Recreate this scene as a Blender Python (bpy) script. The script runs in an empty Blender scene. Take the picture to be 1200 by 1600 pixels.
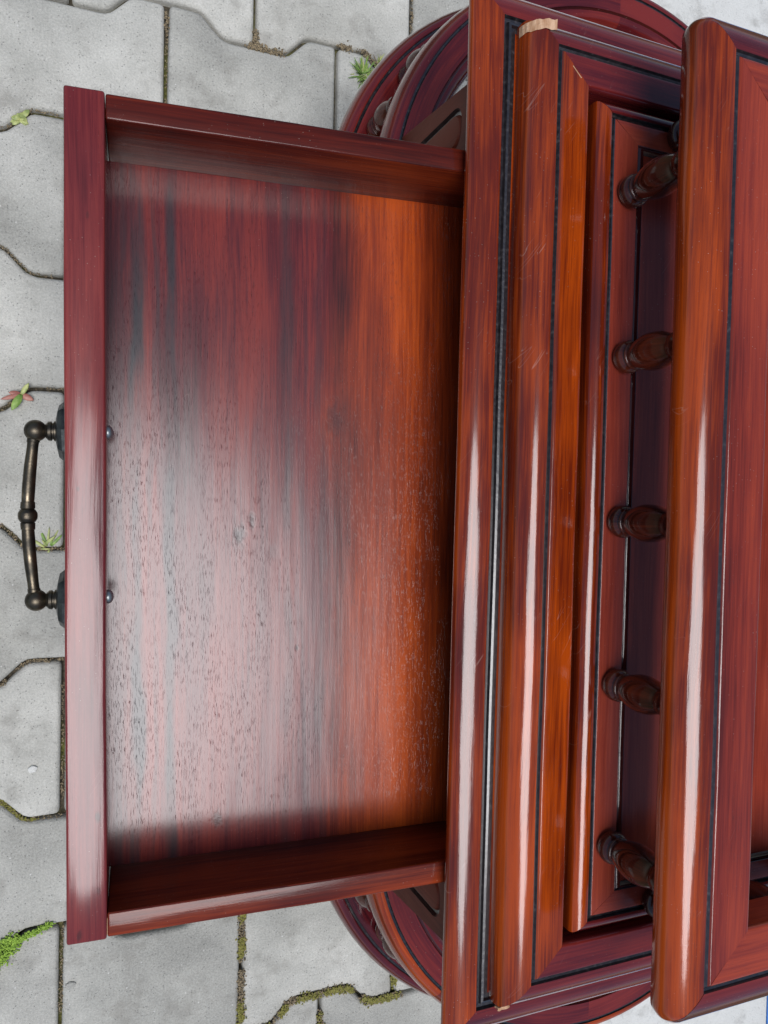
import bpy, bmesh, math, random
from mathutils import Vector, Matrix, noise
random.seed(7)
R = math.radians
scene = bpy.context.scene
COL = scene.collection

# ------------------------------------------------------------------ camera
def vnorm(v):
    l = math.sqrt(sum(a*a for a in v)); return [a/l for a in v]
def vdot(a, b): return sum(x*y for x, y in zip(a, b))
F = 1200.0
DN = vnorm([-495, -35, F])
xd = vnorm([2907, 30, F]); k_ = vdot(xd, DN); XD = vnorm([a-k_*b for a, b in zip(xd, DN)])
YD = [DN[1]*XD[2]-DN[2]*XD[1], DN[2]*XD[0]-DN[0]*XD[2], DN[0]*XD[1]-DN[1]*XD[0]]
HC = 0.945                                   # camera height above the paving
cam_data = bpy.data.cameras.new('camera'); cam = bpy.data.objects.new('camera', cam_data); COL.objects.link(cam)
cam_data.sensor_fit = 'VERTICAL'; cam_data.sensor_height = 32.0; cam_data.lens = 24.0
cam_data.clip_start = 0.02; cam_data.clip_end = 200
rr = (XD[0], -YD[0], -DN[0]); uu = (-XD[1], YD[1], DN[1]); bb = (-XD[2], YD[2], DN[2])
cam.matrix_world = Matrix(((rr[0], uu[0], bb[0], 0), (rr[1], uu[1], bb[1], 0), (rr[2], uu[2], bb[2], HC), (0, 0, 0, 1)))
scene.camera = cam

# ------------------------------------------------------------------ light
SUN_TILT_X, SUN_TILT_Y = -9.5, -12.5          # degrees away from the zenith
sdir = Vector((math.tan(R(SUN_TILT_X)), math.tan(R(SUN_TILT_Y)), 1)).normalized()
elev = math.asin(sdir.z); azim = math.atan2(sdir.x, sdir.y)
world = bpy.data.worlds.new('World'); scene.world = world; world.use_nodes = True
wn = world.node_tree; bg = wn.nodes['Background']
sky = wn.nodes.new('ShaderNodeTexSky'); sky.sky_type = 'NISHITA'; sky.sun_disc = False
sky.sun_elevation = elev; sky.sun_rotation = azim
wn.links.new(sky.outputs[0], bg.inputs[0]); bg.inputs[1].default_value = 0.06
sun_d = bpy.data.lights.new('sun', 'SUN'); sun_d.energy = 2.0; sun_d.angle = R(36); sun_d.color = (1.0, 0.98, 0.99)
sun = bpy.data.objects.new('sun', sun_d); COL.objects.link(sun)
sun.rotation_euler = sdir.to_track_quat('Z', 'Y').to_euler()
scene.view_settings.view_transform = 'Standard'; scene.view_settings.look = 'None'
scene.view_settings.exposure = 0.75; scene.view_settings.gamma = 1

# ------------------------------------------------------------------ node helper
class NT:
    def __init__(s, name):
        s.m = bpy.data.materials.new(name); s.m.use_nodes = True
        s.t = s.m.node_tree; s.n = s.t.nodes; s.l = s.t.links
        s.b = s.n['Principled BSDF']
    def put(s, inp, v):
        if isinstance(v, bpy.types.NodeSocket): s.l.new(v, inp)
        elif isinstance(v, (tuple, list)) and len(v) == 3 and inp.type == 'RGBA': inp.default_value = (*v, 1)
        else: inp.default_value = v
    def math(s, op, a, b=0.0, clamp=False):
        n = s.n.new('ShaderNodeMath'); n.operation = op; n.use_clamp = clamp
        s.put(n.inputs[0], a); s.put(n.inputs[1], b); return n.outputs[0]
    def vec(s, op, a, b):
        n = s.n.new('ShaderNodeVectorMath'); n.operation = op
        s.put(n.inputs[0], a); s.put(n.inputs[1], b); return n.outputs[0]
    def uv(s):
        n = s.n.new('ShaderNodeUVMap'); return n.outputs[0]
    def obj(s):
        n = s.n.new('ShaderNodeTexCoord'); return n.outputs['Object']
    def rnd(s):
        n = s.n.new('ShaderNodeObjectInfo'); return n.outputs['Random']
    def noise(s, v, scale=1.0, detail=4.0, rough=0.5, dist=0.0):
        n = s.n.new('ShaderNodeTexNoise'); s.put(n.inputs['Vector'], v); n.inputs['Scale'].default_value = scale
        n.inputs['Detail'].default_value = detail; n.inputs['Roughness'].default_value = rough
        n.inputs['Distortion'].default_value = dist; return n.outputs[0]
    def voro(s, v, scale=1.0, feat='F1'):
        n = s.n.new('ShaderNodeTexVoronoi'); s.put(n.inputs['Vector'], v); n.inputs['Scale'].default_value = scale
        n.feature = feat; return n.outputs['Distance'], n.outputs['Color']
    def map(s, v, a, b, c=0.0, d=1.0, smooth=True):
        n = s.n.new('ShaderNodeMapRange'); n.interpolation_type = 'SMOOTHSTEP' if smooth else 'LINEAR'
        s.put(n.inputs[0], v); n.inputs[1].default_value = a; n.inputs[2].default_value = b
        n.inputs[3].default_value = c; n.inputs[4].default_value = d; return n.outputs[0]
    def ramp(s, v, stops):
        n = s.n.new('ShaderNodeValToRGB'); e = n.color_ramp.elements
        while len(e) < len(stops): e.new(0.5)
        for i, (p, c) in enumerate(stops): e[i].position = p; e[i].color = (*c, 1)
        s.put(n.inputs[0], v); return n.outputs[0]
    def mix(s, f, a, b, mode='MIX'):
        n = s.n.new('ShaderNodeMix'); n.data_type = 'RGBA'; n.blend_type = mode
        s.put(n.inputs[0], f); s.put(n.inputs[6], a); s.put(n.inputs[7], b); return n.outputs[2]
    def bump(s, h, strength=0.3, dist=0.001, normal=None):
        n = s.n.new('ShaderNodeBump'); n.inputs['Strength'].default_value = strength
        n.inputs['Distance'].default_value = dist; s.put(n.inputs['Height'], h)
        if normal is not None: s.l.new(normal, n.inputs['Normal'])
        return n.outputs[0]
    def set(s, **kw):
        for k, v in kw.items(): s.put(s.b.inputs[k.replace('_', ' ')], v)

def wood(name, dark, mid, light, bias=0.0, coat_ior=1.48, warm=None, scratch=0.3, fw=0.13, rough=0.22, coat=1.0, coat_rough=0.09, streak=0.5, pores=0.3,
         dust=1.0, knots=(), wave=0.25, stripes=None, across=1.0):
    """varnished mahogany; UV is metres, u along the grain"""
    w = NT(name)
    off = w.math('MULTIPLY', w.rnd(), 37.0)
    cv = w.n.new('ShaderNodeCombineXYZ'); w.l.new(off, cv.inputs[0]); w.l.new(off, cv.inputs[1])
    p0 = w.uv(); p = w.vec('ADD', p0, cv.outputs[0])
    wob = w.noise(w.vec('MULTIPLY', p, (3.0, 9.0, 1)), 1, 2)
    wv = w.n.new('ShaderNodeCombineXYZ'); w.l.new(w.math('MULTIPLY', wob, 0.012), wv.inputs[1])
    p = w.vec('ADD', p, wv.outputs[0])
    bands = w.noise(w.vec('MULTIPLY', p, (1.6, 26.0*across, 1)), 1, 3, 0.55)
    fine = w.noise(w.vec('MULTIPLY', p, (14.0, 420.0, 1)), 1, 4, 0.6)
    fine2 = w.noise(w.vec('MULTIPLY', p, (30.0, 1150.0, 1)), 1, 3, 0.65)
    blotch = w.noise(w.vec('MULTIPLY', p, (5.0, 14.0, 1)), 1, 3, 0.55)
    v = w.math('ADD', w.math('MULTIPLY', bands, streak), w.math('MULTIPLY', blotch, 1-streak))
    v = w.math('ADD', v, w.math('MULTIPLY', w.math('SUBTRACT', fine, 0.5), 0.36))
    v = w.math('ADD', v, w.math('MULTIPLY', w.math('SUBTRACT', fine2, 0.5), fw))
    v = w.math('ADD', v, bias)
    c = w.ramp(v, [(0.30, dark), (0.46, mid), (0.62, light)])
    if warm:                                  # paler, more orange towards one edge: part wood tone, part reflection painted in
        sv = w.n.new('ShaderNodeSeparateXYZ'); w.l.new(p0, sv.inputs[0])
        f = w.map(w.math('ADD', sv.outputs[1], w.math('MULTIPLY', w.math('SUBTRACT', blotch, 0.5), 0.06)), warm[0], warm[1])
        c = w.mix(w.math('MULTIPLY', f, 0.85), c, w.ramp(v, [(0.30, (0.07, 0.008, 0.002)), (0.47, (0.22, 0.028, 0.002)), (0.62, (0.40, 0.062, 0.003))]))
    if stripes:                               # dark mineral streaks at a given band of v
        for (v0, wd, st) in stripes:
            d = w.n.new('ShaderNodeSeparateXYZ'); w.l.new(p0, d.inputs[0])
            vv = w.math('ADD', d.outputs[1], w.math('MULTIPLY', w.math('SUBTRACT', w.noise(w.vec('MULTIPLY', p0, (7, 30, 1)), 1, 3), 0.5), 0.022))
            dd = w.math('ABSOLUTE', w.math('SUBTRACT', vv, v0))
            brk = w.map(w.noise(w.vec('MULTIPLY', p0, (9, 60, 1)), 1, 3), 0.32, 0.6)
            f = w.math('MULTIPLY', w.map(dd, wd, wd*0.25), w.math('MULTIPLY', brk, st))
            c = w.mix(f, c, (0.022, 0.017, 0.02))
    hk = None
    for (ku, kv, kr, ks) in knots:
        q = w.vec('MULTIPLY', w.vec('SUBTRACT', p0, (ku, kv, 0)), (1/(kr*2.0), 1/kr, 0))
        q = w.vec('ADD', q, w.vec('MULTIPLY', w.n.new('ShaderNodeTexNoise').outputs[1], (0, 0, 0)))
        ln = w.n.new('ShaderNodeVectorMath'); ln.operation = 'LENGTH'; w.l.new(q, ln.inputs[0])
        nn = w.noise(w.vec('MULTIPLY', p0, (130, 260, 1)), 1, 3)
        dd = w.math('ADD', ln.outputs['Value'], w.math('MULTIPLY', w.math('SUBTRACT', nn, 0.5), 1.3))
        f = w.math('MULTIPLY', w.map(dd, 1.0, 0.15), ks)
        c = w.mix(f, c, (0.03, 0.012, 0.012))
        hk = f if hk is None else w.math('ADD', hk, f)
    # pores : short dark dashes along the grain
    pn = w.noise(w.vec('MULTIPLY', p, (150.0, 2300.0, 1)), 1, 2, 0.5)
    pore = w.math('MULTIPLY', w.map(pn, 0.60, 0.70), w.map(w.noise(w.vec('MULTIPLY', p, (9, 60, 1)), 1, 3), 0.40, 0.62, 0.15, 1.0))
    c = w.mix(w.math('MULTIPLY', pore, pores), c, (0.02, 0.006, 0.005))
    # dust specks
    o = w.obj()
    if dust > 0:
        dd, dc = w.voro(o, 420.0)
        sep = w.n.new('ShaderNodeSeparateColor'); w.l.new(dc, sep.inputs[0])
        sp = w.math('MULTIPLY', w.map(dd, 0.13, 0.05), w.math('GREATER_THAN', sep.outputs[0], 0.72))
        patch = w.map(w.noise(o, 9.0, 3), 0.42, 0.66)
        sp = w.math('MULTIPLY', sp, w.math('MULTIPLY', w.math('ADD', patch, 0.22), 0.42*dust))
        c = w.mix(sp, c, (0.55, 0.45, 0.38))
    rot = w.n.new('ShaderNodeVectorRotate'); rot.inputs['Angle'].default_value = 0.55; w.l.new(o, rot.inputs['Vector'])
    sc = w.noise(w.vec('MULTIPLY', rot.outputs[0], (160, 9, 30)), 1, 1)
    scr = w.map(w.math('ABSOLUTE', w.math('SUBTRACT', sc, 0.5)), 0.006, 0.0)
    scr = w.math('MULTIPLY', scr, w.map(w.noise(o, 23, 2), 0.60, 0.68))
    c = w.mix(w.math('MULTIPLY', scr, 0.35*scratch), c, (0.5, 0.33, 0.26))
    # bump : slow waviness of the varnish, grain pores
    slow = w.noise(w.vec('MULTIPLY', p, (7, 40, 1)), 1, 2, 0.5)
    n1 = w.bump(slow, wave, 0.0025)
    h2 = w.math('MULTIPLY', pore, -1.0*pores)
    if hk is not None: h2 = w.math('ADD', h2, w.math('MULTIPLY', w.math('MULTIPLY', hk, w.noise(w.vec('MULTIPLY', p0, (420, 200, 1)), 1, 2)), -0.9))
    h2 = w.math('ADD', h2, w.math('MULTIPLY', fine, 0.35*pores))
    n2 = w.bump(h2, 0.38, 0.0004, n1)
    rgh = w.math('ADD', rough, w.math('MULTIPLY', w.math('SUBTRACT', blotch, 0.5), 0.15))
    w.set(Base_Color=c, Roughness=rgh, Normal=n2, Coat_Weight=coat, Coat_Roughness=coat_rough, IOR=1.5, Specular_IOR_Level=0.06, Coat_IOR=coat_ior)
    n1b = n2 if pores > 0.5 else w.bump(fine, 0.30, 0.0003, n1)
    w.l.new(n1b, w.b.inputs['Coat Normal'])
    return w.m

M_orange = wood('mahogany_orange', (0.040, 0.005, 0.003), (0.110, 0.012, 0.003), (0.32, 0.046, 0.003), bias=0.008, streak=0.4, scratch=0.7)
M_mid = wood('mahogany_red_brown', (0.055, 0.007, 0.004), (0.17, 0.020, 0.009), (0.29, 0.040, 0.013), streak=0.5)
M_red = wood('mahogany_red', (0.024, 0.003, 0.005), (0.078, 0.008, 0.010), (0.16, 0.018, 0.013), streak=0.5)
M_dark = wood('mahogany_dark', (0.012, 0.003, 0.003), (0.030, 0.005, 0.005), (0.062, 0.010, 0.007), streak=0.4)
M_field = wood('panel_mahogany', (0.10, 0.014, 0.010), (0.20, 0.030, 0.018), (0.30, 0.052, 0.026), streak=0.5, coat=0.55, coat_rough=0.16)
M_stile = wood('matte_stile_mahogany', (0.045, 0.009, 0.006), (0.085, 0.019, 0.012), (0.13, 0.034, 0.020), streak=0.4, coat=0.08, coat_rough=0.35, rough=0.5)  # stiles: red-brown wood with a thin, matte coat
M_turned = wood('turned_mahogany', (0.014, 0.004, 0.003), (0.038, 0.008, 0.005), (0.085, 0.016, 0.007), coat=0.85, coat_rough=0.07, wave=0.12, dust=0.4)
M_side = wood('drawer_side_wood', (0.024, 0.003, 0.002), (0.080, 0.009, 0.004), (0.21, 0.030, 0.007), streak=0.6, pores=0.4, coat=0.5, coat_rough=0.12, rough=0.45)
M_front = wood('drawer_front_wood', (0.03, 0.004, 0.006), (0.115, 0.014, 0.015), (0.20, 0.030, 0.024), streak=0.5, pores=0.35, coat=1.0, coat_rough=0.16, rough=0.4, wave=0.4, coat_ior=1.45,
    knots=[(-0.187, 0.017, 0.0022, 0.8), (-0.262, 0.006, 0.0025, 0.6), (-0.235, 0.0175, 0.002, 0.5), (0.02, 0.006, 0.0012, 0.6), (0.19, 0.012, 0.0015, 0.4)])
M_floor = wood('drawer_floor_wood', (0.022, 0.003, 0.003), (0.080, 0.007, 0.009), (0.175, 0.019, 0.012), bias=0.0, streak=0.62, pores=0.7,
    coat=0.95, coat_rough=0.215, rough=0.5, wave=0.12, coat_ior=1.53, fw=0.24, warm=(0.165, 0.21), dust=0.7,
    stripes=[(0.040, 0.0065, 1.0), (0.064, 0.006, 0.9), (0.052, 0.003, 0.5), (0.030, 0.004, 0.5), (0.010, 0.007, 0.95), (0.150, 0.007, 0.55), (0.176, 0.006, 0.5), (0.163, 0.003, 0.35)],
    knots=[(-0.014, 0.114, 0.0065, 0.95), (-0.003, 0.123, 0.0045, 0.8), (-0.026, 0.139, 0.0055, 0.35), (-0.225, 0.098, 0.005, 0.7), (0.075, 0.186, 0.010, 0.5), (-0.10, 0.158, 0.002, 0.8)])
def groove_mat():
    w = NT('dark_groove_glaze')
    n = w.noise(w.obj(), 300, 3)
    c = w.ramp(n, [(0.35, (0.007, 0.006, 0.007)), (0.6, (0.018, 0.015, 0.016)), (0.8, (0.06, 0.055, 0.055))])
    w.set(Base_Color=c, Roughness=0.3, Coat_Weight=0.8, Coat_Roughness=0.15, Normal=w.bump(n, 0.4, 0.0006))
    return w.m
M_groove = groove_mat()
def raw_mat():
    w = NT('bare_splintered_wood'); n = w.noise(w.vec('MULTIPLY', w.obj(), (300, 60, 300)), 1, 4)
    w.set(Base_Color=w.ramp(n, [(0.3, (0.30, 0.14, 0.06)), (0.7, (0.62, 0.42, 0.27))]), Roughness=0.85, Normal=w.bump(n, 0.8, 0.001)); return w.m
M_raw = raw_mat()
def metal_mat():
    w = NT('aged_bronze'); n = w.noise(w.obj(), 90, 4)
    w.set(Base_Color=w.ramp(n, [(0.35, (0.04, 0.036, 0.029)), (0.6, (0.12, 0.10, 0.07)), (0.8, (0.30, 0.24, 0.17))]), Metallic=0.9,
          Roughness=w.map(n, 0.3, 0.7, 0.45, 0.28), Normal=w.bump(w.noise(w.obj(), 500, 3), 0.25, 0.0004)); return w.m
M_metal = metal_mat()
def metal2_mat():
    w = NT('blackened_steel'); n = w.noise(w.obj(), 200, 4)
    w.set(Base_Color=w.ramp(n, [(0.35, (0.02, 0.024, 0.024)), (0.7, (0.07, 0.08, 0.08))]), Metallic=0.7, Roughness=0.42,
          Normal=w.bump(n, 0.4, 0.0006)); return w.m
M_plate = metal2_mat()
def screw_mat():
    w = NT('zinc_screw'); w.set(Base_Color=(0.36, 0.40, 0.39), Metallic=0.85, Roughness=0.42); return w.m
M_screw = screw_mat()
def concrete(name, a, b, c_, speck=1.0, scale=1.0):
    w = NT(name); o = w.obj(); rn = w.rnd()
    n1 = w.noise(w.vec('ADD', o, w.vec('MULTIPLY', rn, (5, 5, 0))), 9*scale, 4, 0.6)
    n2 = w.noise(o, 420*scale, 3, 0.7); n3 = w.noise(o, 1500*scale, 2, 0.6)
    v = w.math('ADD', w.math('MULTIPLY', n1, 0.45), w.math('ADD', w.math('MULTIPLY', n2, 0.32), w.math('MULTIPLY', n3, 0.25)))
    v = w.math('ADD', v, w.math('MULTIPLY', w.math('SUBTRACT', rn, 0.5), 0.16))
    col = w.ramp(v, [(0.33, a), (0.5, b), (0.68, c_)])
    stain = w.map(w.noise(w.vec('ADD', o, w.vec('MULTIPLY', rn, (9, 3, 0))), 17*scale, 5, 0.65), 0.50, 0.72)
    col = w.mix(w.math('MULTIPLY', stain, 0.5), col, (0.19, 0.18, 0.155))
    d, dc = w.voro(o, 190*scale); sp = w.n.new('ShaderNodeSeparateColor'); w.l.new(dc, sp.inputs[0])
    big = w.math('MULTIPLY', w.map(d, 0.22, 0.12), w.math('GREATER_THAN', sp.outputs[0], 0.955))
    col = w.mix(w.math('MULTIPLY', big, 0.65*speck), col, (0.62, 0.61, 0.57))
    d2, dc2 = w.voro(o, 420*scale); sp2 = w.n.new('ShaderNodeSeparateColor'); w.l.new(dc2, sp2.inputs[0])
    pit = w.math('MULTIPLY', w.map(d2, 0.32, 0.15), w.math('GREATER_THAN', sp2.outputs[1], 0.86))
    col = w.mix(w.math('MULTIPLY', pit, 0.45*speck), col, (0.10, 0.10, 0.095))
    h = w.math('SUBTRACT', w.math('ADD', n2, w.math('MULTIPLY', n3, 0.5)), w.math('MULTIPLY', pit, 1.0))
    w.set(Base_Color=col, Roughness=0.9, Specular_IOR_Level=0.2, Normal=w.bump(h, 0.7, 0.0016)); return w.m
M_paver = concrete('grey_paver_concrete', (0.22, 0.218, 0.196), (0.40, 0.395, 0.352), (0.61, 0.60, 0.54))
M_slab = concrete('pale_slab_concrete', (0.52, 0.52, 0.48), (0.60, 0.60, 0.56), (0.67, 0.67, 0.63), 0.4)
def joint_mat():
    w = NT('joint_sand'); o = w.obj(); n = w.noise(o, 260, 4, 0.7); g = w.map(w.noise(o, 11, 3), 0.45, 0.6)
    c = w.ramp(n, [(0.3, (0.02, 0.018, 0.013)), (0.55, (0.07, 0.058, 0.038)), (0.75, (0.22, 0.17, 0.10))])
    c2 = w.ramp(n, [(0.3, (0.03, 0.03, 0.008)), (0.6, (0.12, 0.12, 0.025)), (0.8, (0.24, 0.20, 0.08))])
    w.set(Base_Color=w.mix(g, c, c2), Roughness=0.95, Normal=w.bump(n, 1.0, 0.004)); return w.m
M_joint = joint_mat()
def plain(name, a, b, scale=200, rough=0.7, trans=0.0):
    w = NT(name); n = w.noise(w.obj(), scale, 3)
    w.set(Base_Color=w.ramp(n, [(0.35, a), (0.65, b)]), Roughness=rough, Normal=w.bump(n, 0.3, 0.0008))
    return w.m
M_blue = plain('blue_painted_concrete', (0.04, 0.15, 0.42), (0.07, 0.22, 0.52))
M_moss = plain('olive_moss', (0.085, 0.085, 0.012), (0.23, 0.21, 0.04), 500)
M_moss2 = plain('bright_moss', (0.12, 0.22, 0.02), (0.34, 0.50, 0.07), 350)
M_dirt = plain('joint_dirt', (0.035, 0.028, 0.018), (0.30, 0.23, 0.13), 600)
M_grass = plain('weed_leaf', (0.10, 0.20, 0.03), (0.27, 0.40, 0.09), 150, 0.5)
M_leaf2 = plain('pale_weed_leaf', (0.20, 0.26, 0.08), (0.42, 0.45, 0.16), 150, 0.5)
M_pink = plain('red_weed_stem', (0.25, 0.08, 0.06), (0.40, 0.18, 0.13), 150, 0.5)

# ------------------------------------------------------------------ mesh helpers
def link(name, me, parent=None, mats=()):
    o = bpy.data.objects.new(name, me); COL.objects.link(o)
    for m in mats: me.materials.append(m)
    if parent: o.parent = parent
    return o
def tag(o, label=None, cat=None, group=None, kind=None):
    for k, v in (('label', label), ('category', cat), ('group', group), ('kind', kind)):
        if v: o[k] = v
    return o
def finish(bm, name, mats, parent=None, smooth=True, ang=35):
    me = bpy.data.meshes.new(name); bm.to_mesh(me); bm.free()
    if smooth:
        me.shade_smooth(); me.set_sharp_from_angle(angle=R(ang))
    return link(name, me, parent, mats)
def box(name, lo, hi, mat, parent=None, grain=0, bevel=0.0015, jitter=0.0, seg=2):
    """bevelled board; UV in metres with u along the grain axis"""
    bm = bmesh.new()
    bmesh.ops.create_cube(bm, size=1)
    for v in bm.verts:
        v.co = Vector([lo[i] + (v.co[i]+.5)*(hi[i]-lo[i]) for i in range(3)])
    # slices along the grain so that the edges can wander slightly
    if jitter > 0:
        n = 14; L = hi[grain]-lo[grain]
        for i in range(1, n):
            co = [0, 0, 0]; co[grain] = lo[grain]+L*i/n; no = [0, 0, 0]; no[grain] = 1
            bmesh.ops.bisect_plane(bm, geom=bm.verts[:]+bm.edges[:]+bm.faces[:], plane_co=co, plane_no=no)
        for v in bm.verts:
            q = noise.noise_vector(v.co*9+Vector((lo[0]*50, lo[1]*50, 3)))
            q[grain] = 0; v.co += q*jitter
    if bevel > 0:
        es = [e for e in bm.edges if len(e.link_faces) == 2 and e.calc_face_angle(0) > 0.6]
        bmesh.ops.bevel(bm, geom=es, offset=bevel, segments=seg, affect='EDGES', profile=0.5)
    uvl = bm.loops.layers.uv.new('UVMap')
    oth = [i for i in range(3) if i != grain]
    bm.normal_update()
    for f in bm.faces:
        n = f.normal; a = max(range(3), key=lambda i: abs(n[i]))
        for l in f.loops:
            c = l.vert.co
            if a == grain: l[uvl].uv = (c[oth[0]]*0.15, c[oth[1]])
            else:
                b = oth[0] if a == oth[1] else oth[1]
                l[uvl].uv = (c[grain], c[b])
    return finish(bm, name, [mat], parent)

def lathe(prof, axis='Z', n=24, cap=True):
    """prof list of (r, h) ; returns bmesh"""
    bm = bmesh.new(); uvl = bm.loops.layers.uv.new('UVMap'); rings = []
    for r, h in prof:
        ring = []
        for i in range(n):
            a = 2*math.pi*i/n
            c = (r*math.cos(a), r*math.sin(a), h)
            if axis == 'X': c = (h, r*math.cos(a), r*math.sin(a))
            if axis == 'Y': c = (r*math.cos(a), h, r*math.sin(a))
            ring.append(bm.verts.new(c))
        rings.append(ring)
    for j in range(len(rings)-1):
        for i in range(n):
            k = (i+1) % n
            f = bm.faces.new((rings[j][i], rings[j][k], rings[j+1][k], rings[j+1][i]))
            for l, (ii, jj) in zip(f.loops, ((i, j), (i+1, j), (i+1, j+1), (i, j+1))):
                l[uvl].uv = (prof[jj][1], ii/n*0.07)
    if cap:
        bm.faces.new(rings[0]); bm.faces.new(rings[-1])
    bmesh.ops.recalc_face_normals(bm, faces=bm.faces)
    return bm
def smoothprof(pts, sub=4):
    """Catmull-Rom through (r,h) points"""
    out = []
    P = [pts[0]]+list(pts)+[pts[-1]]
    for i in range(1, len(P)-2):
        p0, p1, p2, p3 = P[i-1], P[i], P[i+1], P[i+2]
        for s in range(sub):
            t = s/sub
            out.append(tuple(0.5*((2*p1[k])+(-p0[k]+p2[k])*t+(2*p0[k]-5*p1[k]+4*p2[k]-p3[k])*t*t+(-p0[k]+3*p1[k]-3*p2[k]+p3[k])*t**3) for k in (0, 1)))
    out.append(pts[-1]); return out

def arcpts(t0, z0, t1, z1, n, convex=True):
    """quarter ellipse from (t0,z0) rising to (t1,z1); leaves vertically, arrives flat"""
    out = []
    for i in range(n+1):
        a = math.pi/2*i/n
        out.append((t0+(t1-t0)*(1-math.cos(a)), z0+(z1-z0)*math.sin(a)))
    return out

def rail_frame(prefix, x0, x1, y0, y1, ztop, prof, mats, parent, sx=1.0, sy=1.0, r0=0.0, nseg=26, wob=0.0004, names=None, seed=0):
    """four mitred rails round a rectangle; prof: (t, z, material index of the strip that follows)"""
    cs = [Vector((x0, y0)), Vector((x0, y1)), Vector((x1, y1)), Vector((x1, y0))]
    res = []
    for side in range(4):
        A, B = cs[side], cs[(side+1) % 4]
        d = (B-A); L = d.length; d.normalize(); nrm = Vector((d.y, -d.x))      # inward
        along_x = abs(d.x) > 0.5
        s_in = sy if along_x else sx; s_al = sx if along_x else sy
        bm = bmesh.new(); uvl = bm.loops.layers.uv.new('UVMap')
        rows = []; vv = 0; prev = None; vs = []
        for (t, z, mi) in prof:
            if prev: vv += math.hypot(t-prev[0], z-prev[1])
            prev = (t, z); vs.append(vv)
            row = []
            rt = max(r0-t, 0.0); ce = max(r0, t)
            path = []
            if rt > 1e-6:
                for k in range(5):                     # from the 45 degree line to the straight
                    a = R(45)*(1-k/4)
                    path.append((ce-rt*math.sin(a), ce-rt*math.cos(a)))
            else: path.append((t, t))
            half = [(p[0]*s_al, p[1]*s_in) for p in path]
            pts = list(half)
            a0 = half[-1][0]; a1 = L-half[-1][0]
            if rt <= 1e-6:
                pts = [half[0]]*5
            for k in range(1, nseg): pts.append((a0+(a1-a0)*k/nseg, half[-1][1]))
            tail = [(L-p[0], p[1]) for p in reversed(half)]
            if rt <= 1e-6: tail = [tail[0]]*5
            pts += tail
            for (al, inn) in pts:
                w_ = noise.noise(Vector((al*11+seed*7+side*3, t*25, z*25)))*wob
                co = A + d*al + nrm*(inn + w_*0.7)
                row.append(bm.verts.new((co.x, co.y, ztop+z+w_)))
            rows.append((row, [p[0] for p in pts]))
        for j in range(len(prof)-1):
            (ra, ua), (rb, ub) = rows[j], rows[j+1]
            for i in range(len(ra)-1):
                q = (ra[i], ra[i+1], rb[i+1], rb[i])
                try: f = bm.faces.new(q)
                except ValueError: continue
                f.material_index = prof[j][2]
                for l, uv in zip(f.loops, ((ua[i], vs[j]), (ua[i+1], vs[j]), (ub[i+1], vs[j+1]), (ub[i], vs[j+1]))): l[uvl].uv = uv
        bmesh.ops.remove_doubles(bm, verts=bm.verts, dist=1e-6)
        bmesh.ops.recalc_face_normals(bm, faces=bm.faces)
        # make sure the top faces up
        up = sum(f.normal.z*f.calc_area() for f in bm.faces if f.calc_center_median().z > ztop-0.004)
        if up < 0: bmesh.ops.reverse_faces(bm, faces=bm.faces)
        nm = prefix
        mm = list(mats)
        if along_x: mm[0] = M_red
        res.append(finish(bm, nm, mm, parent, ang=40))
    return res

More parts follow.
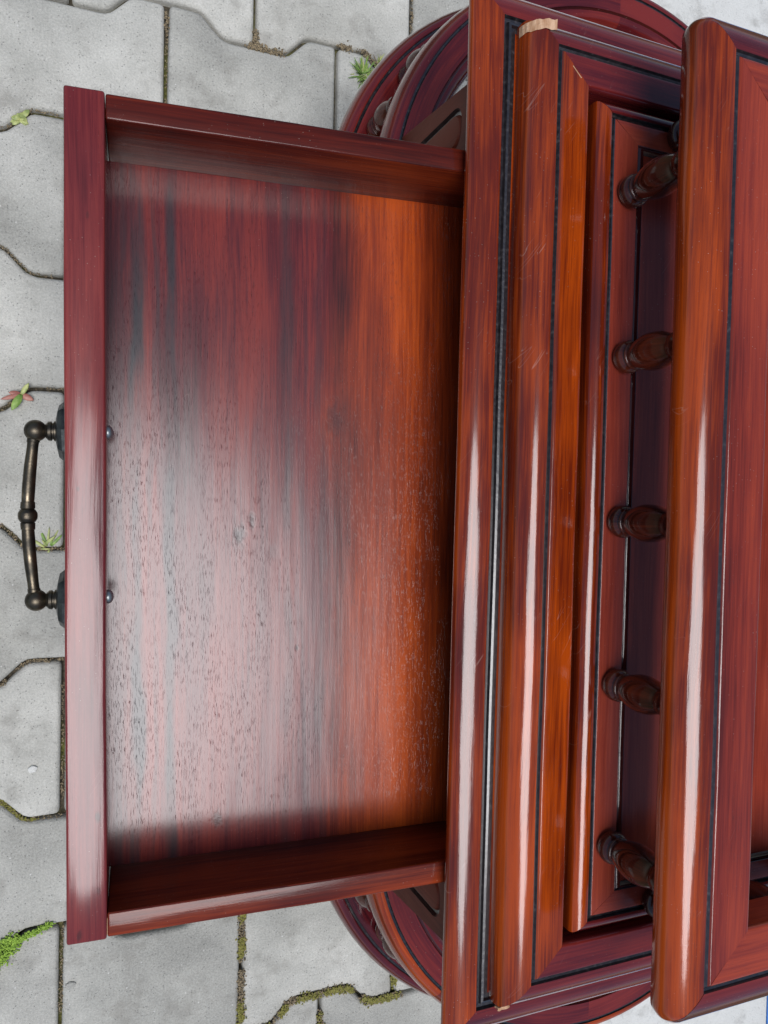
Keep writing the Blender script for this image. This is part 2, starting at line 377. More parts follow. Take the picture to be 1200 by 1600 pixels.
# ------------------------------------------------------------------ ground, paving
ground = box('ground', (-8, -8, -0.30), (8, 8, -0.012), M_joint, None, bevel=0)
tag(ground, kind='structure')
PX, PY = 0.2098, 0.1535
def bound(x, upper_row_even):
    """height offset of a boundary; high next to the joints of the row below"""
    pass
def wave(x):                                  # x measured from the nearest joint of the row below
    x = abs((x + PX/2) % PX - PX/2)
    a = 0.0135; q = PX/4; h = 0.013
    if x < q-h: return a
    if x > q+h: return -a
    return a*(q-x)/h
def paver_mesh(seed=0):
    rnd = random.Random(seed)
    g = 0.0016+0.0004
    outline = []
    q = PX/4; h = 0.013
    xs = [-PX/2, -q-h, -q+h, q-h, q+h, PX/2]
    # top edge: own joints at +-PX/2 are 'row below' joints -> high at the ends
    top = [(x, PY/2+wave(x+PX/2)) for x in xs]
    bot = [(x, -PY/2+wave(x)*-1*-1) for x in xs]
    # bottom edge: boundary below has lower-row joints at x=0 -> high at centre
    bot = [(x, -PY/2+wave(x)) for x in xs]
    poly = bot + top[::-1]
    # rounding: replace each corner with 3 points
    P = []
    n = len(poly)
    for i in range(n):
        a, b, c = Vector(poly[i-1]), Vector(poly[i]), Vector(poly[(i+1) % n])
        r = 0.0085 if abs(b.x) > PX/2-1e-6 else 0.009
        u = (a-b).normalized()*r; w = (c-b).normalized()*r
        for t in (0, 0.33, 0.67, 1):
            P.append((b+u)*(1-t)**2 + b*2*t*(1-t) + (b+w)*t*t)
    def inset(P, d):
        out = []; n = len(P)
        for i in range(n):
            a, b, c = P[i-1], P[i], P[(i+1) % n]
            e1 = (b-a).normalized(); e2 = (c-b).normalized()
            nn = (Vector((-e1.y, e1.x))+Vector((-e2.y, e2.x))).normalized()
            out.append(b+nn*d)
        return out
    bm = bmesh.new()
    lv = [(g, -0.06), (g, -0.0055), (g+0.0012, -0.0022), (g+0.0035, -0.0005), (g+0.0050, 0.0)]
    rings = []
    for d, z in lv:
        ring = []
        for p in inset(P, d):
            e = noise.noise_vector(Vector((p.x*90+seed*13, p.y*90, z*40)))
            k = 0.0007 if z > -0.01 else 0
            ring.append(bm.verts.new((p.x+e.x*k, p.y+e.y*k, z+e.z*k*0.4)))
        rings.append(ring)
    n = len(P)
    for j in range(len(rings)-1):
        for i in range(n):
            bm.faces.new((rings[j][i], rings[j][(i+1) % n], rings[j+1][(i+1) % n], rings[j+1][i]))
    bm.faces.new(rings[-1])
    me = bpy.data.meshes.new('paving_stone'); bm.to_mesh(me); bm.free()
    me.materials.append(M_paver); me.shade_smooth(); me.set_sharp_from_angle(angle=R(50))
    return me
paver_meshes = [paver_mesh(s) for s in range(5)]
SLAB_X = 0.60
rp = random.Random(3)
for row in range(-3, 12):
    yc = 0.56 - PY*(row+0.5)
    # row 0 (even) has joints at .110 + n*PX ; odd rows at .005
    j0 = 0.103 if row % 2 == 0 else 0.103-PX/2
    for n_ in range(-5, 4):
        xc = j0 + PX*(n_+0.5)
        if xc-PX/2 > SLAB_X or xc < -0.95: continue
        o = bpy.data.objects.new('paving_stone', rp.choice(paver_meshes)); COL.objects.link(o); o.parent = ground
        o.location = (xc+rp.uniform(-.0006, .0006), yc+rp.uniform(-.0006, .0006), rp.uniform(-0.0015, 0.001))
        o.rotation_euler = (rp.uniform(-.006, .006), rp.uniform(-.006, .006), rp.uniform(-.004, .004))
# pale slab beside the pavers, lying a few mm above them, and the blue strip
slab = box('pavement_slab', (SLAB_X, -2.4, -0.06), (1.112, 2.4, 0.006), M_slab, None, grain=1, bevel=0.003, jitter=0.001)
tag(slab, kind='structure')
blue = box('painted_strip', (1.114, -2.4, -0.06), (1.26, 2.4, 0.006), M_blue, None, grain=1, bevel=0.003, jitter=0.001)
tag(blue, kind='structure')

# moss and dirt in the joints : tiny tufts, one object each kind
def bnd_y(k, x):                              # boundary number k (top of row k)
    j0 = 0.103 if k % 2 == 0 else 0.103-PX/2
    return 0.56-PY*k + wave(x-j0)
_ib = bmesh.new(); bmesh.ops.create_icosphere(_ib, subdivisions=1, radius=1)
_ib.verts.ensure_lookup_table(); ICO_V = [v.co.copy() for v in _ib.verts]; ICO_F = [[v.index for v in f.verts] for f in _ib.faces]; _ib.free()
class Acc:
    def __init__(s): s.v = []; s.f = []
    def object(s, name, mat):
        me = bpy.data.meshes.new(name); me.from_pydata(s.v, [], s.f); me.update(); return link(name, me, None, [mat])
def lumps(acc, x, y, z, r, rnd, n=1, spread=0.003, flat=0.7):
    for _ in range(n):
        cx, cy = x+rnd.gauss(0, spread), y+rnd.gauss(0, spread)
        rad = r*rnd.uniform(0.5, 1.2); zz = z+rnd.uniform(-.001, .001); a = rnd.uniform(0, 3); ca, sa = math.cos(a), math.sin(a)
        ry = rad*rnd.uniform(.6, 1); rz = rad*flat*rnd.uniform(.6, 1.3); k = len(acc.v)
        for v in ICO_V:
            px, py = v.x*rad, v.y*ry
            acc.v.append((cx+px*ca-py*sa, cy+px*sa+py*ca, zz+v.z*rz))
        for f in ICO_F: acc.f.append([q+k for q in f])
def strip(bm, pts, r, dens, spread, rnd, z=-0.003):
    for (a, b) in zip(pts[:-1], pts[1:]):
        a, b = Vector(a), Vector(b); L = (b-a).length
        for i in range(int(L*dens)):
            p = a.lerp(b, rnd.random())
            if noise.noise(Vector((p.x*45, p.y*45, 2))) < (-0.28 if z < 0 else -0.02): continue
            lumps(bm, p.x, p.y, z, r, rnd, 1, spread)
rm = random.Random(11)
bm = Acc()
def bline(k, xa, xb, n=16): return [(xa+(xb-xa)*i/n, bnd_y(k, xa+(xb-xa)*i/n)) for i in range(n+1)]
# bottom of the picture: joint at x .207 rows 7,8 and boundary 8
strip(bm, [(0.2079, -0.515), (0.2079, -0.665)], 0.0017, 6500, 0.0024, rm, 0.0004)
strip(bm, bline(8, 0.215, 0.44), 0.0017, 6500, 0.0024, rm, 0.0004)
strip(bm, [(0.3128, -0.68), (0.3128, -0.80)], 0.0017, 6500, 0.0024, rm, 0.0004)
strip(bm, [(0.4177, -0.53), (0.4177, -0.665)], 0.0017, 6500, 0.0024, rm, 0.0004)
strip(bm, bline(6, -0.09, -0.03), 0.0013, 3600, 0.0016, rm)
strip(bm, bline(1, 0.30, 0.36), 0.0013, 1500, 0.0014, rm)
o = bm.object('joint_moss', M_moss); tag(o, 'olive moss filling the joints of the paving', None, None, 'stuff')
bm = Acc()
strip(bm, [(0.2079, 0.545), (0.2079, 0.70)], 0.0016, 4600, 0.0022, rm, 0.0)
strip(bm, bline(0, 0.195, 0.36), 0.0016, 4600, 0.0022, rm, 0.0)
for k_ in (1, 2, 3, 6): strip(bm, bline(k_, -0.13, 0.0), 0.0010, 1300, 0.0012, rm)
for k_, x_ in ((0, 0.103), (5, -0.0019), (7, -0.0019)): strip(bm, [(x_, 0.56-PY*k_-0.005), (x_, 0.56-PY*(k_+1)+0.005)], 0.0010, 1200, 0.0010, rm)
strip(bm, bline(5, -0.08, 0.0), 0.0012, 2600, 0.0012, rm)
strip(bm, [(0.2079, -0.515), (0.2079, -0.665)], 0.0014, 5200, 0.0024, rm, -0.0006)
strip(bm, bline(8, 0.215, 0.44), 0.0014, 4200, 0.0026, rm, -0.0006)
strip(bm, [(0.3128, -0.68), (0.3128, -0.80)], 0.0014, 4200, 0.0024, rm, -0.0006)
strip(bm, [(0.103, 0.565), (0.103, 0.54)], 0.0013, 2400, 0.0012, rm)
strip(bm, [(0.0, -0.50), (0.0, -0.60)], 0.0012, 800, 0.0010, rm)
strip(bm, bline(4, -0.09, 0.0), 0.0012, 1600, 0.0012, rm)
strip(bm, [(0.4177, 0.60), (0.4177, 0.75)], 0.0013, 2000, 0.0012, rm)
o = bm.object('joint_dirt', M_dirt); tag(o, 'brown dirt and grit packed into the joints of the paving', None, None, 'stuff')
bm = Acc()
for (a, b, w_) in (((-0.078, -0.545), (-0.045, -0.508), 0.0062), ((-0.05, -0.51), (-0.012, -0.496), 0.0032), ((-0.085, -0.56), (-0.07, -0.53), 0.006), ((-0.075, -0.520), (-0.052, -0.505), 0.006)):
    for i in range(420):
        p = Vector(a).lerp(Vector(b), rm.random()); lumps(bm, p.x, p.y, 0.001+rm.random()*0.003, 0.0013, rm, 1, w_*0.55, 1.0)
o = bm.object('moss_cushion', M_moss2)
tag(o, 'bright green moss cushion in the paving joint left of the drawer corner', 'moss')

def blade(bm, base, direc, L, w, droop, mat_i=0, cup=0.15):
    d = Vector(direc).normalized(); side = d.cross(Vector((0, 0, 1))).normalized()
    prev = None; n = 6
    for i in range(n+1):
        t = i/n; c = Vector(base)+d*L*t+Vector((0, 0, -droop*L*t*t))
        ww = w*math.sin(math.pi*min(1, 0.12+t*0.88))**0.8*0.5
        row = [bm.verts.new(c-side*ww+Vector((0, 0, ww*cup*2))), bm.verts.new(c), bm.verts.new(c+side*ww+Vector((0, 0, ww*cup*2)))]
        if prev:
            for k in (0, 1):
                f = bm.faces.new((prev[k], prev[k+1], row[k+1], row[k])); f.material_index = mat_i
        prev = row
def tuft(name, c, n, L, w, label, mats, seed, cat='weed', lift=0.5, lump=0):
    rnd = random.Random(seed); bm = bmesh.new()
    for i in range(n):
        a = rnd.uniform(0, 2*math.pi); e = rnd.uniform(0.15, lift)
        blade(bm, (rnd.gauss(0, 0.003), rnd.gauss(0, 0.002), -0.002), (math.cos(a), math.sin(a), e), L*rnd.uniform(.5, 1.1), w*rnd.uniform(.6, 1.2), rnd.uniform(0, .4), rnd.randrange(len(mats)))
    o = finish(bm, name, mats, None); o.location = (c[0], c[1], 0)
    bpy_mod = o.modifiers.new('thickness', 'SOLIDIFY'); bpy_mod.thickness = 0.0003
    return tag(o, label, cat)
tuft('grass_tuft', (0.350, 0.545), 130, 0.024, 0.0020, 'green grass tuft in the joint beside the top of the cabinet ring', [M_grass, M_grass, M_leaf2], 5, 'grass', 1.2, 30)
tuft('grass_tuft', (0.372, 0.562), 30, 0.018, 0.0018, 'sparser dry grass sprig touching the upper side of the green tuft', [M_leaf2, M_dirt], 15, 'grass', 1.2, 20)
tuft('joint_weed', (-0.020, -0.066), 11, 0.021, 0.0028, 'star shaped grassy weed in the joint behind the drawer handle', [M_grass, M_leaf2], 8)
tuft('joint_weed', (-0.052, 0.408), 16, 0.012, 0.006, 'small pale lettuce-like weed in the joint above the drawer front', [M_leaf2], 9, lift=0.9, lump=14)
bm = bmesh.new()
blade(bm, (0, 0, 0.004), (-0.32, -0.62, 0.15), 0.021, 0.008, 0.1, 0)
blade(bm, (0, 0, 0.003), (0.35, 0.6, 0.2), 0.016, 0.005, 0.1, 1)
blade(bm, (0, 0, 0.003), (-0.8, -0.25, 0.1), 0.022, 0.005, 0.1, 2)
blade(bm, (0, 0, 0.003), (0.7, -0.3, 0.1), 0.014, 0.007, 0.1, 2)
blade(bm, (0, 0, 0.003), (-0.7, 0.1, 0.1), 0.013, 0.006, 0.1, 2)
o = finish(bm, 'joint_weed', [M_grass, M_leaf2, M_pink], None); o.location = (-0.048, 0.104, 0)
o.modifiers.new('thickness', 'SOLIDIFY').thickness = 0.0004
tag(o, 'small weed with one broad green leaf and reddish stem left of the handle', 'weed')
for (x, y, r, nm, lb) in ((0.009, -0.573, 0.0055, 'pebble', 'small grey pebble on the joint under the lower drawer corner'),
                          (-0.033, -0.316, 0.0048, 'pebble', 'small whitish pebble on the paving left of the drawer front')):
    bm = bmesh.new(); bmesh.ops.create_icosphere(bm, subdivisions=3, radius=r)
    for v in bm.verts: v.co = Vector((v.co.x, v.co.y*0.8, v.co.z*0.35)) * (1+0.25*noise.noise(v.co*400))
    o = finish(bm, nm, [M_paver if r > .005 else M_slab], None); o.location = (x, y, 0.0015); tag(o, lb, 'pebble')

# ------------------------------------------------------------------ the cabinet
CX, CY = 0.490, -0.0165
cab = bpy.data.objects.new('side_cabinet', None); COL.objects.link(cab)
cab.location = (CX, CY, 0); cab.rotation_euler = (0, 0, R(-0.45)); cab.empty_display_size = 0.1
tag(cab, 'small mahogany bar cabinet with pulled-out drawer, moulded top and raised gallery rail', 'cabinet')
def Z(D): return HC-D
def L(x, y=None): return x-CX if y is None else (x-CX, y-CY)

ZU, ZL, ZT = Z(0.455), Z(0.475), Z(0.368)
# lower moulding plate : bullnose, step groove
p = [(0.055, -0.0155, 0), (0.006, -0.0155, 0)]
p += [(t, z, 0) for t, z in arcpts(0.006, -0.0155, 0.0, -0.0095, 4)][1:-1] if False else []
p = [(0.055, -0.0160, 0), (0.005, -0.0160, 0), (0.0015, -0.0145, 0), (0.0002, -0.0120, 0)]
p += [(t, z, 0) for t, z in arcpts(0.0, -0.0105, 0.021, 0.0, 12)]
p += [(0.0222, -0.0002, 1), (0.0232, -0.0028, 1), (0.0258, -0.0032, 1), (0.0268, -0.0012, 1), (0.0285, -0.0008, 1), (0.0295, -0.0030, 1), (0.0330, -0.0032, 0), (0.055, -0.0032, 0)]
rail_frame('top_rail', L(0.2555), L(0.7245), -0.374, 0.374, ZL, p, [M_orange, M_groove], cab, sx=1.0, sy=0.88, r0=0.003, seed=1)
# upper moulding plate
p = [(0.0005, -0.0240, 0), (0.0, -0.0205, 0)]
p += [(t, z, 0) for t, z in arcpts(0.0, -0.0190, 0.0188, 0.0, 14)]
p += [(0.0205, 0.0, 1), (0.0213, -0.0020, 1), (0.0230, -0.0026, 1), (0.0244, -0.0012, 0), (0.0252, 0.0002, 0), (0.0258, 0.0004, 0), (0.0270, 0.0004, 0), (0.0445, 0.0004, 0), (0.0458, 0.0003, 0), (0.0470, -0.0006, 0), (0.0476, -0.0030, 0), (0.0476, -0.0220, 0)]
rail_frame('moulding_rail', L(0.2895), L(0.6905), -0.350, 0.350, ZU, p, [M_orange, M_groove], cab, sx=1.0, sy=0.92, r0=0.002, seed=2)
# chips of bare wood on the two front corners of the moulding
def chip(x, y, sx_, sy_, sz, zz, seed):
    bm = bmesh.new(); bmesh.ops.create_icosphere(bm, subdivisions=3, radius=1)
    rnd = random.Random(seed)
    for v in bm.verts:
        k = 1+0.35*noise.noise(v.co*2.3+Vector((seed, 0, 0)))
        v.co = Vector((max(-.8, min(.8, v.co.x))*sx_*k, max(-.7, min(.7, v.co.y))*sy_*k, max(-.6, min(.6, v.co.z))*sz*k))
    uvl = bm.loops.layers.uv.new('UVMap')
    o = finish(bm, 'chipped_corner', [M_raw], cab, ang=30); o.location = (L(x), y-CY, zz); o['label'] = 'splintered pale bare wood at the moulding corner'
    return o
def end_break(ysg, y_out, y_in, tmax, seed):
    """bare broken end of the rounded moulding: a short prism of its profile with a ragged edge"""
    bm = bmesh.new(); prof_ = [(t, z) for t, z in arcpts(0.0, -0.0190, 0.0188, 0.0, 14) if t <= tmax]; n = 8; rows = []
    for j, (t, z) in enumerate(prof_):
        row = []
        e1 = 0.0016*noise.noise(Vector((j*0.45, seed, 0))); e0 = 0.0010*noise.noise(Vector((j*0.6, seed+5, 0)))
        for k in range(n+1):
            y = (y_in+e1)+(y_out+e0-y_in-e1)*k/n
            w_ = 0.00035+0.0004*noise.noise(Vector((j*.9, k*.9, seed)))
            row.append(bm.verts.new((L(0.2895)+t-w_, ysg*y, ZU+z+w_)))
        rows.append(row)
    for j in range(len(rows)-1):
        for k in range(n): bm.faces.new((rows[j][k], rows[j][k+1], rows[j+1][k+1], rows[j+1][k]))
    b = bm.verts.new((L(0.2895)+prof_[-1][0], ysg*y_out, ZU-0.021))
    for j in range(len(rows)-1): bm.faces.new((rows[j][n], b, rows[j+1][n]))
    bmesh.ops.recalc_face_normals(bm, faces=bm.faces); bm.loops.layers.uv.new('UVMap')
    o = finish(bm, 'broken_moulding_end', [M_raw], cab, ang=25); o['label'] = 'pale bare wood where the moulding corner has broken off'; return o
end_break(1, 0.3465, 0.3395, 0.0188, 2)
chip(0.2955, -0.3665, 0.0060, 0.0020, 0.0045, ZU-0.0135, 8)
def mitre_line(x, y, ang, ln, z):
    bm = bmesh.new(); bmesh.ops.create_cube(bm, size=1)
    for v in bm.verts: v.co = Vector((v.co.x*ln, v.co.y*0.0005, v.co.z*0.0006))
    bm.loops.layers.uv.new('UVMap')
    o = finish(bm, 'open_mitre_joint', [M_raw], cab); o.location = (L(x), y-CY, z); o.rotation_euler = (0, 0, R(ang)); return o
mitre_line(0.3255, 0.2985, -43, 0.010, ZU+0.0003)
mitre_line(0.4090, -0.2885-0.0025, 44, 0.010, ZT+0.0003) if False else None
# inner panel : raised bead, groove, flat border, sunk field
p = [(0.0, -0.018, 0), (0.0, -0.0070, 0)]
p += [(t, z, 0) for t, z in arcpts(0.0, -0.0060, 0.0100, 0.0018, 9)]
p += [(0.0118, 0.0012, 1), (0.0126, -0.0014, 1), (0.0150, -0.0016, 1), (0.0160, -0.0002, 2), (0.0166, 0.0, 2), (0.0178, 0.0, 2), (0.0355, 0.0, 2), (0.0365, 0.0, 3), (0.0378, -0.0012, 3), (0.0395, 0.0002, 3), (0.0415, 0.0002, 3), (0.0430, -0.0016, 3), (0.0440, -0.0034, 2)]
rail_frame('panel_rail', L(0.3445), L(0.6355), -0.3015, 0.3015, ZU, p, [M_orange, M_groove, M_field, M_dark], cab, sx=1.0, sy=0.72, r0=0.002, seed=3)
box('panel_field', (L(0.385), -0.2735, ZU-0.012), (L(0.595), 0.2735, ZU-0.0030), M_field, cab, grain=1, bevel=0)
box('top_board', (L(0.320), -0.335, ZU-0.0300), (L(0.660), 0.335, ZU-0.0200), M_dark, cab, grain=1, bevel=0)

# balusters
bp = [(0.0085, 0.0), (0.0108, 0.0022), (0.0119, 0.0062), (0.0112, 0.0098), (0.0088, 0.0122)]
vase = [(0.0088, 0.0130), (0.0102, 0.0137), (0.0098, 0.0150), (0.0091, 0.0157), (0.0102, 0.0190), (0.0127, 0.0280), (0.0133, 0.0350), (0.0124, 0.0430), (0.0102, 0.0500), (0.0086, 0.0545), (0.0096, 0.0565), (0.0100, 0.0590), (0.0092, 0.0630)]
bprof = smoothprof(bp, 4)+smoothprof(vase, 4)
bm = lathe(bprof, 'Z', 28)
bal_me = bpy.data.meshes.new('baluster'); bm.to_mesh(bal_me); bm.free(); bal_me.materials.append(M_turned); bal_me.shade_smooth(); bal_me.set_sharp_from_angle(angle=R(55))
def baluster(x, y, z, name='baluster', zs=1.0):
    o = bpy.data.objects.new(name, bal_me); COL.objects.link(o); o.parent = cab; o.location = (x, y, z); o.scale = (1, 1, zs)
    o.rotation_euler = (0, 0, random.uniform(0, 6)); return o
for i in range(5):
    for x in (0.3735, 0.6065):
        baluster(L(x), -0.2385+0.1192*i, ZU-0.0002, zs=0.96)
for x in (0.4165, 0.490, 0.5635):
    for s in (-1, 1): baluster(L(x), s*0.2860, ZU-0.0002, zs=0.96)

# raised gallery tray rail
p = [(0.0610, -0.0265, 0), (0.0080, -0.0265, 0), (0.0035, -0.0255, 0), (0.0010, -0.0225, 0), (0.0002, -0.0185, 0)]
p += [(t, z, 0) for t, z in arcpts(0.0, -0.0170, 0.0215, 0.0, 14)]
p += [(0.0240, -0.0002, 1), (0.0248, -0.0020, 1), (0.0264, -0.0024, 1), (0.0278, -0.0010, 2), (0.0286, 0.0001, 2), (0.0293, 0.0003, 2), (0.0306, 0.0003, 2), (0.0580, 0.0003, 2), (0.0593, 0.0002, 2), (0.0605, -0.0008, 2), (0.0610, -0.0030, 2), (0.0610, -0.0265, 2)]
M_tray = M_orange
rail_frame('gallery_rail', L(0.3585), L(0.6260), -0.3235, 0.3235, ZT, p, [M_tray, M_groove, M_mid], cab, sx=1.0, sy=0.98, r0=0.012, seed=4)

# carcass : front stiles with routed panels, sides, back, bottom, drawer runner
ZC0, ZC1 = Z(0.620), Z(0.4915)
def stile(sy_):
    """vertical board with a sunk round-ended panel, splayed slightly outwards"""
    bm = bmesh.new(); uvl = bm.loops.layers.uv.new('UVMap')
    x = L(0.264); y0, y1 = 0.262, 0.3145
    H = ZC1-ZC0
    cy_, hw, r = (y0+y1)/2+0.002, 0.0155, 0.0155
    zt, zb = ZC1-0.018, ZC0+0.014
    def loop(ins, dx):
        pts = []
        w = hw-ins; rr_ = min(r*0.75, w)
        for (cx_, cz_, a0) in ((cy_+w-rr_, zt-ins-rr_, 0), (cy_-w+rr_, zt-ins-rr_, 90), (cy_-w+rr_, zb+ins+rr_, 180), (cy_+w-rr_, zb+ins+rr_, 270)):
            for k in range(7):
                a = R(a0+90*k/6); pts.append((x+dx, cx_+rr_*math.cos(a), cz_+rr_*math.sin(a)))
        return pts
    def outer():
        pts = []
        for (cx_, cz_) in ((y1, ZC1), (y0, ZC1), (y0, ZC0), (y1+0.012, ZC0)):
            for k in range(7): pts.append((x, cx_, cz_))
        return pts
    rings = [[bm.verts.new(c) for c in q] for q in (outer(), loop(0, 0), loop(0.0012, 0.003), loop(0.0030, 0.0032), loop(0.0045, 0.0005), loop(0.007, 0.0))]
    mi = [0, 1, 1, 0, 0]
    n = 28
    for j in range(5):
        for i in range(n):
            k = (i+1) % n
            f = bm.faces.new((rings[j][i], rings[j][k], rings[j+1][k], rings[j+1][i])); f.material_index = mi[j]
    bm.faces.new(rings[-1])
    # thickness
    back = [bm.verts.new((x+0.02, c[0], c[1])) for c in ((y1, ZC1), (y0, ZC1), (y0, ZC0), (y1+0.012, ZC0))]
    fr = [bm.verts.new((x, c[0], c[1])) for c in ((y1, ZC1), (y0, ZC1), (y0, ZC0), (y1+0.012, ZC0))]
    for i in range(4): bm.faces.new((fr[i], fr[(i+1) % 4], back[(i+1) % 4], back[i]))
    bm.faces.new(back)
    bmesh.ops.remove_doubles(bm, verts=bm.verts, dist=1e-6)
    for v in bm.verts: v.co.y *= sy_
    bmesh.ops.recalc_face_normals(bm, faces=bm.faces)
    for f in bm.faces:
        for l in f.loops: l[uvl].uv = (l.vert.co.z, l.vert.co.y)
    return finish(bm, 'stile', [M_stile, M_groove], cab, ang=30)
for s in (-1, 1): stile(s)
for s in (-1, 1):
    y0, y1 = sorted((s*0.296, s*0.314))
    box('side_board', (L(0.285), y0, ZC0), (L(0.696), y1, ZC1), M_dark, cab, grain=0)
box('back_board', (L(0.697), -0.314, ZC0), (L(0.712), 0.314, ZC1), M_dark, cab, grain=1)
box('bottom_board', (L(0.268), -0.294, ZC0+0.001), (L(0.695), 0.294, ZC0+0.009), M_dark, cab, grain=1)

# rings : moulded racetrack rails joined by turned spindles
def ring(Rad, zt, name, seed):
    cx, cy1, cy0 = 0.003, 0.2785, -0.2725
    prof = [(0.026, -0.027, 0), (0.005, -0.027, 0), (0.001, -0.0255, 0), (0.0, -0.022, 0)] + [(t, z, 0) for t, z in arcpts(0.0, -0.018, 0.0105, 0.0, 9)] + \
           [(0.0118, -0.0004, 1), (0.0124, -0.0018, 1), (0.0138, -0.0020, 1), (0.0148, -0.0004, 2), (0.0330, -0.0004, 3), (0.0338, -0.0018, 3), (0.0352, -0.0012, 3)]
    prof += [(0.0470-t, z, 4) for t, z in reversed(arcpts(0.0, -0.016, 0.0110, -0.0004, 9))] + [(0.0470, -0.022, 4), (0.0460, -0.0255, 4), (0.0420, -0.027, 4), (0.026, -0.027, 4)]
    segs = []
    for k in range(4): segs.append(('a', cy1, R(0+45*k), R(45+45*k)))
    segs.append(('l', -1))
    for k in range(4): segs.append(('a', cy0, R(180+45*k), R(225+45*k)))
    segs.append(('l', 1))
    for s in segs:
        bm = bmesh.new(); uvl = bm.loops.layers.uv.new('UVMap')
        n = 14 if s[0] == 'a' else 4
        cols = []
        for i in range(n+1):
            col = []
            for (t, z, mi) in prof:
                rad = Rad-t
                if s[0] == 'a':
                    a = s[2]+(s[3]-s[2])*i/n
                    c = (cx+rad*math.cos(a), s[1]+rad*math.sin(a), zt+z); u = Rad*(s[3]-s[2])*i/n
                else:
                    yy = cy1+(cy0-cy1)*i/n if s[1] == -1 else cy0+(cy1-cy0)*i/n
                    c = (cx+s[1]*rad, yy, zt+z); u = abs(cy1-cy0)*i/n
                col.append((bm.verts.new(c), u))
            cols.append(col)
        vv = [0]
        for j in range(1, len(prof)): vv.append(vv[-1]+math.hypot(prof[j][0]-prof[j-1][0], prof[j][1]-prof[j-1][1]))
        for i in range(n):
            for j in range(len(prof)-1):
                f = bm.faces.new((cols[i][j][0], cols[i+1][j][0], cols[i+1][j+1][0], cols[i][j+1][0])); f.material_index = prof[j][2]
                for l, uv in zip(f.loops, ((cols[i][j][1], vv[j]), (cols[i+1][j][1], vv[j]), (cols[i+1][j+1][1], vv[j+1]), (cols[i][j+1][1], vv[j+1]))): l[uvl].uv = uv
        bmesh.ops.remove_doubles(bm, verts=bm.verts, dist=1e-7)
        bmesh.ops.recalc_face_normals(bm, faces=bm.faces)
        low = (s[0] == 'a' and s[1] < 0) or s == ('l', 1)
        finish(bm, name, [M_orange if (seed == 1 and low) else M_red, M_groove, M_red, M_dark, M_red], cab, ang=45)
ZR1, ZR2 = Z(0.6205), Z(0.7005)
ring(0.248, ZR1, 'upper_ring_segment', 1)
ring(0.271, ZR2, 'lower_ring_segment', 2)
ZSP = (Z(0.6205)-0.0268-ZR2)/0.063
for cy_, sg in ((0.2785, 1), (-0.2725, -1)):
    for k in range(12):
        a = R(6.1+15.2*k)
        o = baluster(0.003+0.2385*math.cos(a), cy_+sg*0.2385*math.sin(a), ZR2-0.0003, 'spindle', ZSP); o.scale = (1.08, 1.08, ZSP)
for s in (-1, 1):
    for k in range(7): baluster(0.003+s*0.2385, -0.21+0.071*k, ZR2-0.0003, 'spindle', ZSP)
# legs
lp = smoothprof([(0.012, 0.0), (0.020, 0.012), (0.018, 0.035), (0.011, 0.055), (0.014, 0.075), (0.013, 0.085), (0.022, 0.13), (0.024, 0.165), (0.015, 0.195), (0.020, 0.205), (0.020, Z(0.7005)-0.0268)], 4)
bm = lathe(lp, 'Z', 24); leg_me = bpy.data.meshes.new('leg'); bm.to_mesh(leg_me); bm.free(); leg_me.materials.append(M_turned); leg_me.shade_smooth()
for sx_ in (-1, 1):
    for sy_ in (-1, 1):
        o = bpy.data.objects.new('leg', leg_me); COL.objects.link(o); o.parent = cab; o.location = (sx_*0.150, sy_*0.2715+sy_*0.187, 0)

# ------------------------------------------------------------------ the drawer (local x to the back, z up from the rim)
HW = 0.2665; LEN = 0.43
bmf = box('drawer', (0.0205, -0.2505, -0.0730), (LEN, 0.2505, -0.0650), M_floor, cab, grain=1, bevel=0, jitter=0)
drawer = bmf
# recut the UVs so that u runs along y and v is the distance from the front
drawer.location = (0.0005-CX, -0.0195-CY-0.0042, Z(0.515))
drawer.rotation_mode = 'XYZ'; drawer.rotation_euler = (0, R(-4.3), R(1.2))
box('drawer_front', (-0.0018, -0.2675, -0.100), (0.0222, 0.2675, 0.0), M_front, drawer, grain=1, bevel=0.0016, jitter=0.0006, seg=3)
for s in (-1, 1):
    y0, y1 = sorted((s*0.2505, s*HW))
    box('drawer_side', (0.0226, y0, -0.0800), (LEN, y1, -0.0006), M_side, drawer, grain=0, bevel=0.0013, jitter=0.0005, seg=3)
box('drawer_back', (LEN+0.0005, -HW, -0.080), (LEN+0.012, HW, -0.001), M_side, drawer, grain=1)
# little raw wood line at the lower joint
o = box('glue_gap', (0.0218, -0.2655, -0.030), (0.0232, -0.2545, -0.0022), M_raw, drawer, grain=2, bevel=0.0003)
o['label'] = 'pale bare wood showing in the open corner joint'
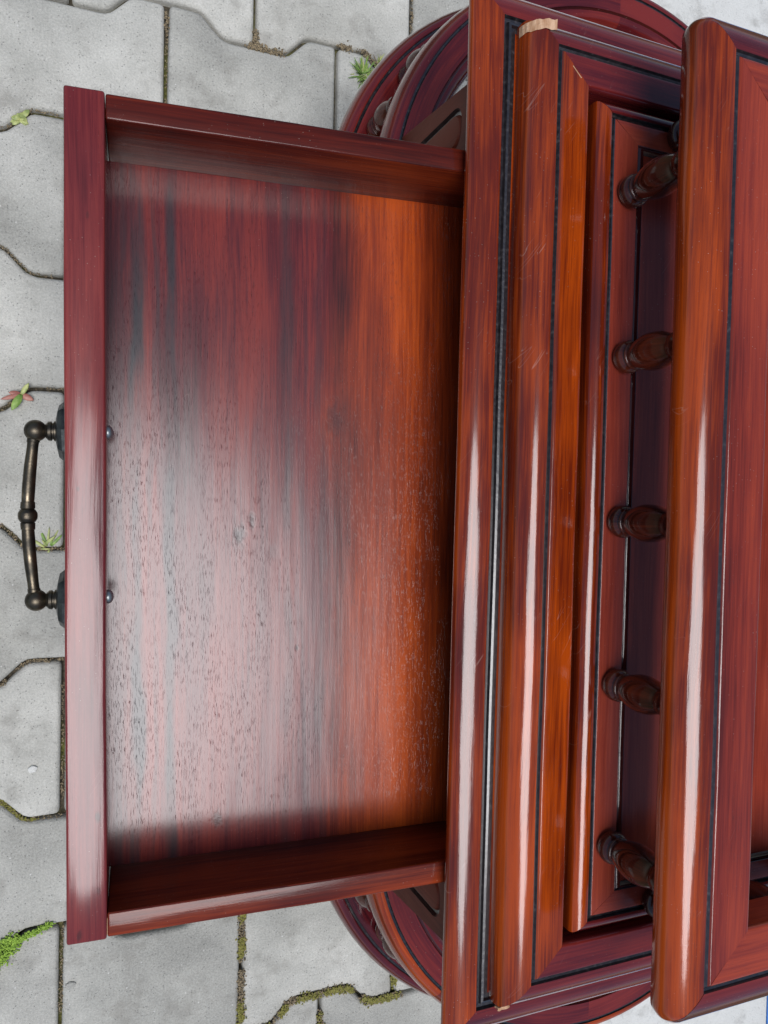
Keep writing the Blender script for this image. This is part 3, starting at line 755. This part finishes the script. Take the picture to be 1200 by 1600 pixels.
# handle
HY = (0.0575+0.0015, -0.0560+0.0015); HZ = -0.047
mid = (HY[0]+HY[1])/2
for y in HY:
    bm = lathe([(0.0196, 0.005), (0.0198, -0.0002), (0.0175, -0.0030), (0.0105, -0.0045), (0.0, -0.0048)], 'X', 8, cap=False)
    bmesh.ops.remove_doubles(bm, verts=bm.verts, dist=1e-6)
    o = finish(bm, 'rosette', [M_plate], drawer, smooth=False); o.location = (-0.0056, y, HZ)
    bm = lathe([(0.0066, -0.0055), (0.0068, -0.0085), (0.0056, -0.0090), (0.0056, -0.0098), (0.0066, -0.0104), (0.0064, -0.0122), (0.0040, -0.0145)], 'X', 20)
    o = finish(bm, 'handle_post', [M_metal], drawer, ang=30); o.location = (-0.0030, y, HZ)
    bm = bmesh.new(); bmesh.ops.create_uvsphere(bm, u_segments=28, v_segments=18, radius=0.0073)
    o = finish(bm, 'handle_ball', [M_metal], drawer, ang=60); o.location = (-0.0232, y, HZ)
    bm = bmesh.new(); bmesh.ops.create_uvsphere(bm, u_segments=20, v_segments=12, radius=0.0048)
    for v in bm.verts: v.co.x *= 0.75
    o = finish(bm, 'screw_head', [M_screw], drawer, ang=60); o.location = (0.0226, y*0.97+0.001, -0.034)
# bail : swept tube with a bead in the middle
bm = bmesh.new()
half = (HY[0]-HY[1])/2
def bail_r(t):                                # t -1..1
    a = abs(t)
    keys = [(0, .0062), (.035, .0060), (.07, .0048), (.078, .0042), (.09, .0047), (.16, .0045), (.165, .0040), (.30, .0042), (.60, .0040), (.80, .0036), (.86, .0037), (.865, .0041), (.97, .0041)]
    for (a0, r0), (a1, r1) in zip(keys[:-1], keys[1:]):
        if a0 <= a <= a1: return r0+(r1-r0)*(a-a0)/(a1-a0)
    return .0041
ts = sorted(set([x/1000*s for s in (-1, 1) for x in (0, 12, 25, 35, 50, 62, 70, 78, 90, 120, 160, 165, 230, 300, 380, 460, 530, 600, 700, 800, 860, 865, 910, 960)]))
prev = None; n = 18
for t in ts:
    a = abs(t); bx = -0.0232-0.0050*(1-max(0, a-0.06)**1.6 if a > 0.06 else 1)
    c = Vector((bx, mid+t*half, HZ)); r = bail_r(t)
    ring_ = [bm.verts.new(c+Vector((math.cos(2*math.pi*i/n)*r, 0, math.sin(2*math.pi*i/n)*r))) for i in range(n)]
    if prev:
        for i in range(n): bm.faces.new((prev[i], prev[(i+1) % n], ring_[(i+1) % n], ring_[i]))
    prev = ring_
bmesh.ops.recalc_face_normals(bm, faces=bm.faces)
finish(bm, 'handle_bar', [M_metal], drawer, ang=30)
